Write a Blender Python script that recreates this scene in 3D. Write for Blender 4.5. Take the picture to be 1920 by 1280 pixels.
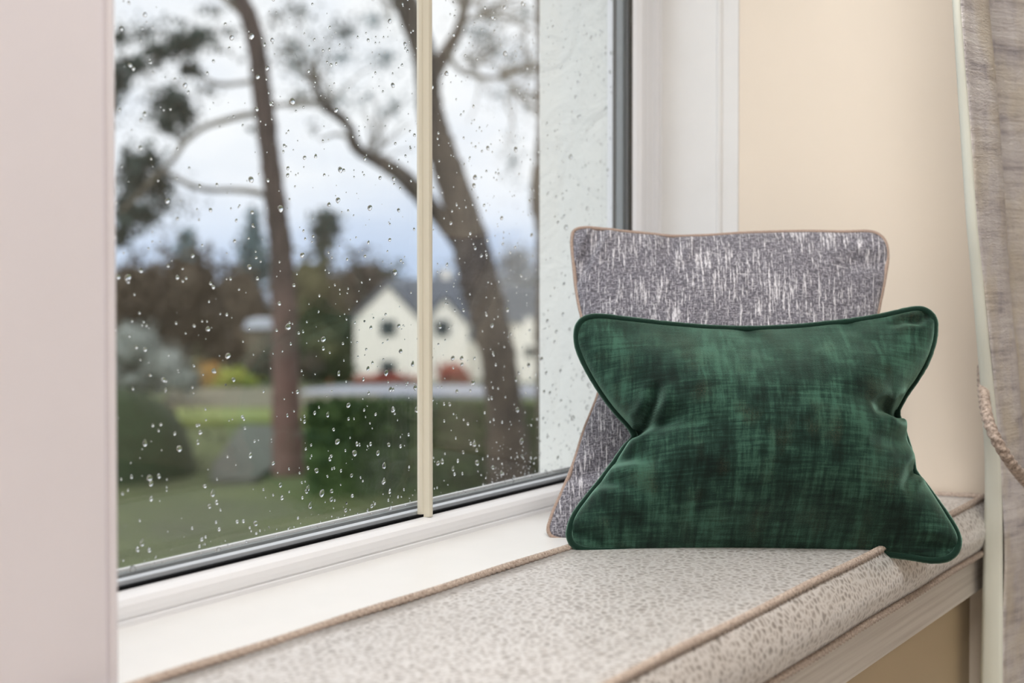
import bpy, bmesh, math, random
import numpy as np
from mathutils import Vector, noise as mnoise

for o in list(bpy.data.objects):
    bpy.data.objects.remove(o)
scene = bpy.context.scene
COL = scene.collection
R = random.Random(7)
NR = np.random.default_rng(11)

# ------------------------------------------------------------------ camera
CAM_Z = 0.83
F = 2600.0
ALPHA = math.radians(33.9)
PITCH = math.radians(1.2)
HORIZON = 500.0
Hd = Vector((math.cos(ALPHA), math.sin(ALPHA), 0))
Rt = Vector((math.sin(ALPHA), -math.cos(ALPHA), 0))
FW = Hd * math.cos(PITCH) + Vector((0, 0, -math.sin(PITCH)))
UP = Hd * math.sin(PITCH) + Vector((0, 0, math.cos(PITCH)))
CY = HORIZON + F * math.tan(PITCH)
CAM = Vector((0, 0, CAM_Z))

cd = bpy.data.cameras.new('camera')
cam = bpy.data.objects.new('camera', cd)
COL.objects.link(cam)
cam.location = CAM
cam.rotation_euler = (math.pi / 2 - PITCH, 0, ALPHA - math.pi / 2)
cd.sensor_width = 36.0
cd.lens = F / 1920 * 36.0
cd.shift_y = (CY - 640.0) / 1920.0
cd.clip_start = 0.02
cd.clip_end = 2000
cd.dof.use_dof = True
cd.dof.focus_distance = 1.86
cd.dof.aperture_fstop = 3.0
cd.dof.aperture_blades = 0
scene.camera = cam

# ------------------------------------------------------------------ world: overcast sky
w = bpy.data.worlds.new('overcast_sky')
scene.world = w
w.use_nodes = True
nt = w.node_tree
nt.nodes.clear()
out = nt.nodes.new('ShaderNodeOutputWorld')
bg = nt.nodes.new('ShaderNodeBackground')
tc = nt.nodes.new('ShaderNodeTexCoord')
sep = nt.nodes.new('ShaderNodeSeparateXYZ')
ramp = nt.nodes.new('ShaderNodeValToRGB')
mp = nt.nodes.new('ShaderNodeMapping')
mp.inputs['Scale'].default_value = (9, 9, 22)
nz = nt.nodes.new('ShaderNodeTexNoise')
nz.inputs['Scale'].default_value = 1.0
nz.inputs['Detail'].default_value = 4
cr2 = nt.nodes.new('ShaderNodeValToRGB')
mix = nt.nodes.new('ShaderNodeMixRGB')
mix.blend_type = 'MULTIPLY'
mix.inputs[0].default_value = 1.0
nt.links.new(tc.outputs['Generated'], sep.inputs[0])
nt.links.new(sep.outputs['Z'], ramp.inputs[0])
nt.links.new(tc.outputs['Generated'], mp.inputs[0])
nt.links.new(mp.outputs[0], nz.inputs['Vector'])
nt.links.new(nz.outputs['Fac'], cr2.inputs[0])
nt.links.new(ramp.outputs[0], mix.inputs[1])
nt.links.new(cr2.outputs[0], mix.inputs[2])
nt.links.new(mix.outputs[0], bg.inputs[0])
nt.links.new(bg.outputs[0], out.inputs[0])
e = ramp.color_ramp.elements
e[0].position = 0.0; e[0].color = (0.56, 0.67, 0.85, 1)
e[1].position = 1.0; e[1].color = (1.0, 1.0, 1.0, 1)
for p_, c_ in ((0.03, (0.72, 0.80, 0.93)), (0.065, (0.92, 0.945, 0.98)), (0.3, (0.98, 0.985, 0.99))):
    n_ = e.new(p_); n_.color = (*c_, 1)
e2 = cr2.color_ramp.elements
e2[0].position = 0.35; e2[0].color = (0.86, 0.89, 0.94, 1)
e2[1].position = 0.6; e2[1].color = (1, 1, 1, 1)
bg.inputs[1].default_value = 1.24

def light(name, kind, loc, energy, color, target=None, size=1.0, size_y=None):
    ld = bpy.data.lights.new(name, kind)
    lo = bpy.data.objects.new(name, ld)
    COL.objects.link(lo)
    lo.location = loc
    ld.energy = energy
    ld.color = color
    if kind == 'AREA':
        ld.shape = 'RECTANGLE'
        ld.size = size
        ld.size_y = size_y or size
    if target is not None:
        lo.rotation_euler = (Vector(target) - Vector(loc)).to_track_quat('-Z', 'Y').to_euler()
    return lo
# hazy sun behind thin cloud: very wide disc, from behind the viewer's left
sun = light('hazy_sun', 'SUN', (-20, 6, 30), 2.1, (1, 0.98, 0.95), target=(0, 2, 0))
sun.data.angle = math.radians(75)
sun.rotation_euler = Vector((0.80, -0.12, -0.62)).to_track_quat('-Z', 'Y').to_euler()
# unseen area lights: overhead one inferred from top light, the other added front fill
light('ceiling_lamp', 'AREA', (0.85, 0.32, 2.57), 52, (1.0, 0.985, 0.97), target=(1.0, 0.36, 0), size=0.8)
light('room_fill', 'AREA', (-0.9, -1.3, 2.57), 24, (1.0, 0.985, 0.97), target=(-0.6, -1.0, 0), size=1.2)

vs = scene.view_settings
scene.display_settings.display_device = 'sRGB'
vs.view_transform = 'Standard'
vs.look = 'None'
vs.exposure = 0.0
vs.gamma = 1.0
vs.use_curve_mapping = False

# ------------------------------------------------------------------ helpers
def P(px, py, d):
    """point seen at pixel (px,py), d metres ahead (horizontal depth)"""
    ray = FW + Rt * ((px - 960) / F) + UP * ((CY - py) / F)
    return CAM + ray * (d / ray.dot(Hd))

def tag(o, label=None, cat=None, group=None, kind=None):
    if label: o['label'] = label
    if cat: o['category'] = cat
    if group: o['group'] = group
    if kind: o['kind'] = kind
    return o

def empty(name, loc=(0, 0, 0)):
    o = bpy.data.objects.new(name, None)
    COL.objects.link(o)
    o.location = loc
    o.empty_display_size = 0.1
    return o

def link_mesh(name, me, mat, parent=None, smooth=False):
    o = bpy.data.objects.new(name, me)
    COL.objects.link(o)
    if mat is not None and not me.materials:
        me.materials.append(mat)
    if smooth:
        me.polygons.foreach_set('use_smooth', np.ones(len(me.polygons), dtype=bool))
    if parent is not None:
        o.parent = parent
        o.location = -Vector(parent.matrix_basis.translation) if parent.parent is None else (
            -Vector(parent.matrix_basis.translation) - Vector(parent.parent.matrix_basis.translation))
    return o

def obj(name, verts, faces, mat, parent=None, smooth=False, uvs=None):
    me = bpy.data.meshes.new(name)
    me.from_pydata([tuple(v) for v in verts], [], faces)
    if uvs is not None:
        ul = me.uv_layers.new(name='UVMap')
        li = np.empty(len(me.loops), dtype=np.int32)
        me.loops.foreach_get('vertex_index', li)
        ul.data.foreach_set('uv', np.asarray(uvs, dtype=np.float32)[li].ravel())
    me.update()
    return link_mesh(name, me, mat, parent, smooth)

def fixn(o):
    bm = bmesh.new(); bm.from_mesh(o.data)
    bmesh.ops.recalc_face_normals(bm, faces=bm.faces)
    bm.to_mesh(o.data); bm.free()
    return o

def box(name, x0, x1, y0, y1, z0, z1, mat, parent=None, bevel=0.0):
    v = [(x, y, z) for x in (x0, x1) for y in (y0, y1) for z in (z0, z1)]
    f = [(0, 1, 3, 2), (4, 6, 7, 5), (0, 4, 5, 1), (2, 3, 7, 6), (0, 2, 6, 4), (1, 5, 7, 3)]
    o = obj(name, v, f, mat, parent)
    fixn(o)
    if bevel:
        m = o.modifiers.new('bevel', 'BEVEL'); m.width = bevel; m.segments = 2
    return o

def prism(name, poly, a, b, axis, mat, parent=None, bevel=0.0, smooth=False):
    """poly of 2-D points extruded from a to b along axis: 'z' poly=(x,y); 'x' poly=(y,z)"""
    n = len(poly)
    if axis == 'z':
        v = [(p[0], p[1], a) for p in poly] + [(p[0], p[1], b) for p in poly]
    else:
        v = [(a, p[0], p[1]) for p in poly] + [(b, p[0], p[1]) for p in poly]
    f = [tuple(range(n)), tuple(range(2 * n - 1, n - 1, -1))]
    f += [(i, (i + 1) % n, n + (i + 1) % n, n + i) for i in range(n)]
    o = obj(name, v, f, mat, parent)
    fixn(o)
    if bevel:
        m = o.modifiers.new('bevel', 'BEVEL'); m.width = bevel; m.segments = 2
    return o

def catmull(pts, n):
    pts = [np.array(p, dtype=float) for p in pts]
    ext = [2 * pts[0] - pts[1]] + pts + [2 * pts[-1] - pts[-2]]
    dense = []
    for i in range(1, len(ext) - 2):
        p0, p1, p2, p3 = ext[i - 1:i + 3]
        for t in np.linspace(0, 1, 24, endpoint=False):
            dense.append(0.5 * ((2 * p1) + (-p0 + p2) * t + (2 * p0 - 5 * p1 + 4 * p2 - p3) * t * t + (-p0 + 3 * p1 - 3 * p2 + p3) * t ** 3))
    dense.append(ext[-2])
    dense = np.array(dense)
    s = np.concatenate([[0], np.cumsum(np.linalg.norm(np.diff(dense, axis=0), axis=1))])
    q = np.linspace(0, s[-1], n)
    return np.stack([np.interp(q, s, dense[:, k]) for k in range(dense.shape[1])], 1)

def tube(pts, radii, nseg=10, lobes=0, depth=0.0, pitch=0.02, jitter=0.0, closed=False):
    """swept tube -> verts, faces, uv; lobes/pitch make a twisted cord"""
    pts = np.asarray(pts, dtype=float)
    n = len(pts)
    if np.isscalar(radii): radii = np.full(n, radii)
    tan = np.gradient(pts, axis=0) if not closed else (np.roll(pts, -1, 0) - np.roll(pts, 1, 0))
    tan /= np.linalg.norm(tan, axis=1)[:, None] + 1e-12
    s = np.concatenate([[0], np.cumsum(np.linalg.norm(np.diff(pts, axis=0), axis=1))])
    ref = np.array((0, 0, 1.0)) if abs(tan[0][2]) < 0.9 else np.array((1.0, 0, 0))
    a = np.cross(tan[0], ref); a /= np.linalg.norm(a)
    V = []; UVs = []
    for i in range(n):
        a = a - tan[i] * a.dot(tan[i]); a /= np.linalg.norm(a) + 1e-12
        b = np.cross(tan[i], a)
        th = np.arange(nseg) / nseg * 2 * math.pi
        r = radii[i] * (1 + (depth * (np.abs(np.cos(lobes * 0.5 * (th + 2 * math.pi * s[i] / pitch))) - 0.6) if lobes else 0))
        if jitter: r = r * (1 + NR.normal(0, jitter, nseg))
        ring = pts[i] + np.outer(np.cos(th) * r, a) + np.outer(np.sin(th) * r, b)
        V.append(ring)
        UVs += [(s[i], t) for t in th]
    V = np.concatenate(V)
    Fc = []
    m = n if closed else n - 1
    for i in range(m):
        j = (i + 1) % n
        for k in range(nseg):
            k2 = (k + 1) % nseg
            Fc.append((i * nseg + k, i * nseg + k2, j * nseg + k2, j * nseg + k))
    if not closed:
        Fc.append(tuple(range(nseg - 1, -1, -1)))
        Fc.append(tuple((n - 1) * nseg + k for k in range(nseg)))
    return V, Fc, UVs

def resample(pts, step):
    pts = np.asarray(pts, dtype=float)
    s = np.concatenate([[0], np.cumsum(np.linalg.norm(np.diff(pts, axis=0), axis=1))])
    n = max(4, int(s[-1] / step))
    q = np.linspace(0, s[-1], n)
    return np.stack([np.interp(q, s, pts[:, k]) for k in range(3)], 1)

# ------------------------------------------------------------------ materials
def srgb(r, g, b):
    f = lambda c: (c / 255 / 12.92) if c / 255 <= 0.04045 else ((c / 255 + 0.055) / 1.055) ** 2.4
    return (f(r), f(g), f(b), 1)

class M:
    def __init__(self, name, base=(0.8, 0.8, 0.8, 1), rough=0.6, **kw):
        self.m = bpy.data.materials.new(name)
        self.m.use_nodes = True
        self.t = self.m.node_tree
        self.b = self.t.nodes['Principled BSDF']
        self.b.inputs['Base Color'].default_value = base
        self.b.inputs['Roughness'].default_value = rough
        for k, v in kw.items():
            self.b.inputs[k.replace('_', ' ')].default_value = v
    def n(self, t, **kw):
        x = self.t.nodes.new(t)
        for k, v in kw.items():
            if k in x.inputs: x.inputs[k].default_value = v
            else: setattr(x, k, v)
        return x
    def l(self, a, b): self.t.links.new(a, b)
    def coord(self, kind='Object', scale=(1, 1, 1), rot=(0, 0, 0)):
        c = self.n('ShaderNodeTexCoord'); m = self.n('ShaderNodeMapping')
        m.inputs['Scale'].default_value = scale
        m.inputs['Rotation'].default_value = rot
        self.l(c.outputs[kind], m.inputs[0])
        return m.outputs[0]
    def noise(self, vec, scale=5, detail=3, rough=0.5, dist=0.0):
        x = self.n('ShaderNodeTexNoise')
        x.inputs['Scale'].default_value = scale
        x.inputs['Detail'].default_value = detail
        x.inputs['Roughness'].default_value = rough
        x.inputs['Distortion'].default_value = dist
        self.l(vec, x.inputs['Vector'])
        return x.outputs['Fac']
    def ramp(self, fac, stops):
        x = self.n('ShaderNodeValToRGB')
        el = x.color_ramp.elements
        while len(el) < len(stops): el.new(0.5)
        for i, (p, c) in enumerate(stops):
            el[i].position = p
            el[i].color = c if len(c) == 4 else (*c, 1)
        self.l(fac, x.inputs[0])
        return x.outputs[0]
    def mix(self, fac, a, b, mode='MIX'):
        x = self.n('ShaderNodeMixRGB', blend_type=mode)
        for s, v in ((0, fac), (1, a), (2, b)):
            if hasattr(v, 'is_linked'): self.l(v, x.inputs[s])
            else: x.inputs[s].default_value = v
        return x.outputs[0]
    def math(self, op, a, b=0.0):
        x = self.n('ShaderNodeMath', operation=op)
        for s, v in ((0, a), (1, b)):
            if hasattr(v, 'is_linked'): self.l(v, x.inputs[s])
            else: x.inputs[s].default_value = v
        return x.outputs[0]
    def color(self, c): self.l(c, self.b.inputs['Base Color']); return self
    def bump(self, h, strength=0.3, dist=0.01):
        x = self.n('ShaderNodeBump')
        x.inputs['Strength'].default_value = strength
        x.inputs['Distance'].default_value = dist
        self.l(h, x.inputs['Height'])
        self.l(x.outputs[0], self.b.inputs['Normal'])
        return self

def simple(name, c, rough=0.6, nscale=6, var=0.06, bump=0.0, bdist=0.002, coord='Object', **kw):
    m = M(name, c, rough, **kw)
    v = m.coord(coord)
    f = m.noise(v, nscale, 4, 0.6)
    lo = tuple(x * (1 - var) for x in c[:3]) + (1,)
    hi = tuple(min(1, x * (1 + var)) for x in c[:3]) + (1,)
    m.color(m.ramp(f, [(0.3, lo), (0.7, hi)]))
    if bump:
        m.bump(m.noise(v, nscale * 6, 4), bump, bdist)
    return m.m

WHITE = simple('white_gloss_paint', srgb(232, 231, 229), 0.35, 9, 0.02, 0.04, 0.001)
PVC = simple('white_window_plastic', srgb(238, 238, 240), 0.28, 4, 0.01)
BAR = M('cream_glazing_bar', srgb(222, 216, 198), 0.3).m
PIER = simple('pier_paint', srgb(228, 222, 226), 0.55, 5, 0.02, 0.03, 0.001)
CREAM = simple('cream_wall_paint', srgb(240, 228, 212), 0.75, 3, 0.015, 0.05, 0.001)
STUCCO_M = M('white_render', srgb(235, 238, 234), 0.85)
v_ = STUCCO_M.coord('Object', (1, 1, 1))
a_ = STUCCO_M.noise(v_, 10, 6, 0.6, 1.2)
b_ = STUCCO_M.noise(v_, 70, 4, 0.6)
s_ = STUCCO_M.noise(v_, 110, 2, 0.5)
c_ = STUCCO_M.ramp(s_, [(0.245, srgb(120, 125, 118)), (0.285, srgb(226, 227, 222))])
STUCCO_M.color(c_)
STUCCO_M.bump(STUCCO_M.math('ADD', a_, STUCCO_M.math('MULTIPLY', b_, 0.15)), 0.6, 0.016)
STUCCO = STUCCO_M.m
BLACK = simple('black_rubber', srgb(10, 10, 12), 0.8, 30, 0.1, Specular_IOR_Level=0.1)
GREYSEAL = simple('grey_seal', srgb(132, 138, 140), 0.45, 30, 0.05)
DARKSEAL = simple('dark_bronze_seal', srgb(62, 58, 50), 0.5, 30, 0.08)
SILVER = simple('silver_spacer', srgb(205, 209, 216), 0.4, 30, 0.03)
FLOORM = simple('pale_carpet', srgb(196, 190, 184), 0.9, 30, 0.08)
CEILM = simple('ceiling_paint', srgb(240, 238, 234), 0.8, 3, 0.01)
PANEL = simple('cream_panel_paint', srgb(202, 184, 152), 0.6, 3, 0.02)

fm = M('brushed_white_wood', srgb(226, 220, 212), 0.45)
fv = fm.coord('Object', (2.0, 160, 160))
fn_ = fm.noise(fv, 1.0, 4, 0.6)
fm.color(fm.ramp(fn_, [(0.3, srgb(205, 198, 190)), (0.7, srgb(234, 229, 222))]))
fm.bump(fn_, 0.35, 0.002)
FASCIA = fm.m

# glass pane: clear, with Fresnel reflection from both faces
gm = bpy.data.materials.new('window_glass')
gm.use_nodes = True
t = gm.node_tree
t.nodes.clear()
go = t.nodes.new('ShaderNodeOutputMaterial')
gmix = t.nodes.new('ShaderNodeMixShader')
gtr = t.nodes.new('ShaderNodeBsdfTransparent')
gtr.inputs[0].default_value = (0.988, 0.992, 0.991, 1)
ggl = t.nodes.new('ShaderNodeBsdfGlossy')
ggl.inputs['Roughness'].default_value = 0.0
geo = t.nodes.new('ShaderNodeNewGeometry')
dot = t.nodes.new('ShaderNodeVectorMath'); dot.operation = 'DOT_PRODUCT'
t.links.new(geo.outputs['Incoming'], dot.inputs[0]); t.links.new(geo.outputs['Normal'], dot.inputs[1])
def mth(op, a, b):
    x = t.nodes.new('ShaderNodeMath'); x.operation = op
    for i, q in enumerate((a, b)):
        if hasattr(q, 'is_linked'): t.links.new(q, x.inputs[i])
        else: x.inputs[i].default_value = q
    return x.outputs[0]
ab = mth('ABSOLUTE', dot.outputs['Value'], 0)
fr = mth('ADD', mth('MULTIPLY', mth('POWER', mth('SUBTRACT', 1.0, ab), 5.0), 0.96), 0.04)
t.links.new(fr, gmix.inputs[0])
t.links.new(gtr.outputs[0], gmix.inputs[1]); t.links.new(ggl.outputs[0], gmix.inputs[2])
t.links.new(gmix.outputs[0], go.inputs[0])
GLASS = gm

wm = bpy.data.materials.new('rain_water')
wm.use_nodes = True
t = wm.node_tree
t.nodes.clear()
wo = t.nodes.new('ShaderNodeOutputMaterial')
wg = t.nodes.new('ShaderNodeBsdfGlass')
wg.inputs['IOR'].default_value = 1.333
wg.inputs['Roughness'].default_value = 0.0
t.links.new(wg.outputs[0], wo.inputs[0])
WATER = wm

# bench fabric: taupe ground with a raised pale crackle
def crackle():
    m = M('silver_crackle_fabric', srgb(200, 190, 182), 0.42)
    v = m.coord('UV', (1, 1, 1))
    warp = m.n('ShaderNodeTexNoise'); warp.inputs['Scale'].default_value = 60; warp.inputs['Detail'].default_value = 2
    m.l(v, warp.inputs['Vector'])
    vm = m.n('ShaderNodeVectorMath', operation='SCALE'); vm.inputs['Scale'].default_value = 0.012
    m.l(warp.outputs['Color'], vm.inputs[0])
    va = m.n('ShaderNodeVectorMath', operation='ADD')
    m.l(v, va.inputs[0]); m.l(vm.outputs[0], va.inputs[1])
    vo = m.n('ShaderNodeTexVoronoi', feature='DISTANCE_TO_EDGE')
    vo.inputs['Scale'].default_value = 105
    m.l(va.outputs[0], vo.inputs['Vector'])
    big = m.noise(v, 9, 3)
    fine = m.noise(m.coord('UV', (900, 500, 1)), 1.0, 2)
    col = m.ramp(vo.outputs['Distance'], [(0.05, srgb(246, 243, 241)), (0.17, srgb(208, 201, 196)), (0.38, srgb(136, 127, 120))])
    col = m.mix(m.math('MULTIPLY', big, 0.55), col, srgb(222, 217, 213))
    col = m.mix(0.12, col, m.ramp(fine, [(0.35, (0.3, 0.28, 0.26)), (0.65, (1, 1, 1))]), 'MULTIPLY')
    m.color(col)
    m.bump(m.math('ADD', m.math('MULTIPLY', vo.outputs['Distance'], -1.0), m.math('MULTIPLY', fine, 0.12)), 0.45, 0.003)
    m.b.inputs['Sheen Weight'].default_value = 0.8
    m.b.inputs['Sheen Roughness'].default_value = 0.3
    m.b.inputs['Metallic'].default_value = 0.4
    return m.m
CRACKLE = crackle()

def cordmat(name, a, b, reps, rough=0.55):
    m = M(name, a, rough)
    f = m.noise(m.coord('UV', (reps, 1.2, 1)), 1.0, 3, 0.6)
    m.color(m.ramp(f, [(0.35, a), (0.65, b)]))
    m.b.inputs['Sheen Weight'].default_value = 0.2
    return m.m
CORD = cordmat('taupe_twisted_cord', srgb(146, 124, 110), srgb(212, 196, 182), 420)
ROPE = cordmat('tieback_rope', srgb(128, 110, 98), srgb(206, 188, 174), 260)
BEIGEPIPE = cordmat('beige_piping', srgb(142, 118, 104), srgb(184, 162, 148), 500)

def velvet(name='green_velvet', pipe=False):
    m = M(name, srgb(40, 90, 68), 0.75)
    h1 = m.noise(m.coord('UV', (5.0, 64, 1)), 1.0, 5, 0.72, 0.2)
    v1 = m.noise(m.coord('UV', (56, 6, 1)), 1.0, 5, 0.72, 0.2)
    big = m.noise(m.coord('UV', (4.0, 4.2, 1)), 1.0, 3, 0.55)
    fine = m.noise(m.coord('UV', (150, 460, 1)), 1.0, 3, 0.6)
    # light pile with dark crushed strokes, down and across, gathered in patches
    vb = m.noise(m.coord('UV', (24, 5, 1)), 1.0, 4, 0.6, 0.3)
    st = m.math('ADD', m.math('MULTIPLY', v1, 0.5), m.math('MULTIPLY', vb, 0.5))
    k = m.math('ADD', m.math('MULTIPLY', st, 0.62), m.math('ADD', m.math('MULTIPLY', big, 0.5), m.math('MULTIPLY', h1, 0.36)))
    s = m.math('SUBTRACT', 1.36, k)
    s = m.math('ADD', s, m.math('MULTIPLY', m.math('SUBTRACT', fine, 0.5), 0.14))
    if pipe:
        col = m.ramp(fine, [(0.3, srgb(10, 32, 25)), (0.7, srgb(18, 50, 38))])
    else:
        col = m.ramp(s, [(0.50, srgb(7, 21, 17)), (0.57, srgb(17, 38, 31)), (0.635, srgb(30, 56, 46)), (0.74, srgb(58, 94, 78))])
        fl = m.noise(m.coord('UV', (7, 5, 1)), 1.0, 2)
        fm2 = m.math('MULTIPLY', m.ramp(fl, [(0.54, (0, 0, 0)), (0.68, (1, 1, 1))]), m.ramp(fine, [(0.48, (0, 0, 0)), (0.6, (1, 1, 1))]))
        col = m.mix(m.math('MULTIPLY', fm2, 0.6), col, srgb(66, 62, 44))
    m.color(col)
    m.bump(m.math('ADD', fine, m.math('MULTIPLY', h1, 0.6)), 0.35, 0.0022)
    m.b.inputs['Sheen Weight'].default_value = 1.0
    m.b.inputs['Sheen Roughness'].default_value = 0.38
    m.b.inputs['Sheen Tint'].default_value = (0.50, 0.88, 0.70, 1)
    m.b.inputs['Specular IOR Level'].default_value = 0.15
    return m.m
GREEN = velvet()
GREENPIPE = velvet('green_velvet_piping', True)

def greyweave():
    m = M('grey_slub_weave', srgb(118, 116, 130), 0.85)
    slub = m.noise(m.coord('UV', (110, 7.5, 1)), 1.0, 4, 0.65, 0.3)
    slubh = m.noise(m.coord('UV', (9, 84, 1)), 1.0, 4, 0.65, 0.3)
    wv = m.noise(m.coord('UV', (170, 50, 1)), 1.0, 3, 0.6, 0.2)
    wh = m.noise(m.coord('UV', (50, 170, 1)), 1.0, 3, 0.6, 0.2)
    weave = m.math('MAXIMUM', wv, wh)
    patch = m.noise(m.coord('UV', (4, 4, 1)), 1.0, 2)
    base = m.ramp(weave, [(0.42, srgb(70, 68, 76)), (0.55, srgb(114, 112, 122)), (0.68, srgb(182, 180, 188))])
    k = m.math('ADD', slub, m.math('MULTIPLY', m.math('SUBTRACT', patch, 0.5), 0.25))
    f1 = m.ramp(k, [(0.545, (0, 0, 0)), (0.615, (1, 1, 1))])
    f2 = m.ramp(slubh, [(0.62, (0, 0, 0)), (0.70, (0.8, 0.8, 0.8))])
    f = m.math('MULTIPLY', m.math('MAXIMUM', f1, f2), m.ramp(wv, [(0.36, (0.15, 0.15, 0.15)), (0.56, (0.95, 0.95, 0.95))]))
    m.color(m.mix(f, base, srgb(238, 236, 242)))
    m.bump(m.math('ADD', weave, m.math('MULTIPLY', f, 0.8)), 0.5, 0.0025)
    m.b.inputs['Sheen Weight'].default_value = 0.2
    return m.m
GREY = greyweave()

def curtainmat():
    m = M('grey_beige_curtain_weave', srgb(165, 155, 150), 0.8)
    h = m.noise(m.coord('UV', (4, 70, 1)), 1.0, 5, 0.65, 0.35)
    h2 = m.noise(m.coord('UV', (3, 15, 1)), 1.0, 4, 0.65, 0.3)
    vv = m.noise(m.coord('UV', (40, 9, 1)), 1.0, 4, 0.6, 0.3)
    big = m.noise(m.coord('UV', (5, 3.5, 1)), 1.0, 3, 0.6)
    s = m.math('ADD', m.math('MULTIPLY', h, 0.36), m.math('ADD', m.math('MULTIPLY', vv, 0.16), m.math('MULTIPLY', h2, 0.46)))
    c = m.ramp(s, [(0.37, srgb(160, 154, 160)), (0.47, srgb(212, 206, 206)), (0.60, srgb(240, 236, 234))])
    c = m.mix(m.ramp(big, [(0.46, (0, 0, 0)), (0.60, (0.6, 0.6, 0.6))]), c, srgb(222, 211, 190))
    m.color(c)
    cr = m.noise(m.coord('UV', (70, 220, 1)), 1.0, 4, 0.6, 1.0)
    m.bump(m.math('ADD', cr, h), 0.7, 0.005)
    return m.m
CURT = curtainmat()
LINING = simple('white_curtain_lining', srgb(232, 234, 222), 0.7, 8, 0.02)

def bark(name, a, b, sc=10, low=None):
    m = M(name, a, 0.9)
    v = m.coord('Object', (sc, sc, sc * 0.3))
    f = m.noise(v, 1.0, 5, 0.65, 0.5)
    c = m.ramp(f, [(0.35, a), (0.65, b)])
    if low:     # the butt of the trunk is redder than the stem above
        t_ = m.n('ShaderNodeTexCoord'); sx = m.n('ShaderNodeSeparateXYZ'); m.l(t_.outputs['Object'], sx.inputs[0])
        c = m.mix(m.math('MULTIPLY', m.ramp(m.math('ADD', m.math('MULTIPLY', sx.outputs['Z'], 0.3), 0.5), [(0.25, (1, 1, 1)), (0.75, (0, 0, 0))]), 0.8), c, low)
    m.color(c)
    m.bump(f, 0.6, 0.05)
    return m.m
BARK1 = bark('red_brown_pine_bark', srgb(44, 38, 37), srgb(82, 70, 67), 7, srgb(118, 90, 82))
BARK2 = bark('grey_brown_oak_bark', srgb(46, 40, 36), srgb(84, 74, 64), 6)
TWIG = bark('branch_bark', srgb(78, 74, 66), srgb(118, 112, 96), 8)

def leafmat(name, cols, rough=0.7):
    m = M(name, cols[0], rough)
    gi = m.n('ShaderNodeNewGeometry')
    st = [(0.05 + 0.9 * i / max(1, len(cols) - 1), c) for i, c in enumerate(cols)]
    big = m.noise(m.coord('Object', (0.6, 0.6, 0.6)), 1.0, 2)
    f = m.math('ADD', m.math('MULTIPLY', gi.outputs['Random Per Island'], 0.6), m.math('MULTIPLY', big, 0.4))
    m.color(m.ramp(f, st))
    m.b.inputs['Specular IOR Level'].default_value = 0.2
    return m.m
NEEDLE = leafmat('pine_needles', [srgb(38, 50, 48), srgb(60, 78, 74), srgb(84, 98, 92)])
BARE = leafmat('winter_twigs_brown', [srgb(50, 46, 40), srgb(72, 66, 56), srgb(88, 78, 66)])
OLIVE = leafmat('olive_leaves', [srgb(50, 52, 38), srgb(74, 76, 52), srgb(92, 90, 62)])
BLUEGREEN = leafmat('blue_green_needles', [srgb(70, 92, 100), srgb(100, 124, 130), srgb(120, 140, 146)])  # distance haze of the far conifers is put into this colour; oak buds share it
DGREEN = leafmat('dark_hedge_leaves', [srgb(36, 50, 28), srgb(58, 78, 40), srgb(84, 104, 56)])
DOMEG = leafmat('clipped_dome_leaves', [srgb(20, 32, 20), srgb(34, 52, 30), srgb(48, 68, 40)])
SILVERL = leafmat('silver_grey_leaves', [srgb(88, 96, 92), srgb(116, 124, 120), srgb(138, 144, 140)])
YELLOWG = leafmat('yellow_green_leaves', [srgb(96, 108, 40), srgb(130, 140, 56), srgb(150, 152, 76)])
ORANGE = leafmat('orange_leaves', [srgb(130, 96, 52), srgb(160, 122, 66), srgb(150, 130, 80)])
REDL = leafmat('red_leaves', [srgb(112, 50, 44), srgb(150, 72, 60), srgb(128, 78, 58)])
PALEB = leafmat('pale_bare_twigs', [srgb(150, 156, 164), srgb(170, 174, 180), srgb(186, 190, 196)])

gr = M('lawn_grass', srgb(110, 122, 70), 0.9)
gv = gr.coord('Object', (1, 1, 1))
g1 = gr.noise(gv, 0.35, 4, 0.6)
g2 = gr.noise(gv, 6, 4, 0.6)
gr.color(gr.mix(0.35, gr.ramp(g1, [(0.35, srgb(50, 58, 30)), (0.5, srgb(64, 78, 32)), (0.65, srgb(86, 100, 42))]), gr.ramp(g2, [(0.3, srgb(44, 52, 30)), (0.7, srgb(92, 102, 58))])))
LAWN = gr.m
ROAD = simple('wet_asphalt', srgb(142, 146, 158), 0.5, 2, 0.08)
DRIVE = simple('gravel_drive', srgb(74, 78, 68), 0.8, 3, 0.12)
HWALL = simple('white_house_render', srgb(246, 242, 234), 0.85, 1.5, 0.03)
SLATE = simple('slate_roof', srgb(112, 118, 128), 0.7, 2, 0.12)
HGLASS = simple('dark_window_glass', srgb(40, 52, 56), 0.2, 2, 0.1)
HFRAME = simple('house_window_frame', srgb(225, 225, 222), 0.5, 2, 0.02)
BRICK = simple('red_brick_base', srgb(150, 84, 68), 0.85, 5, 0.15)

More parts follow.
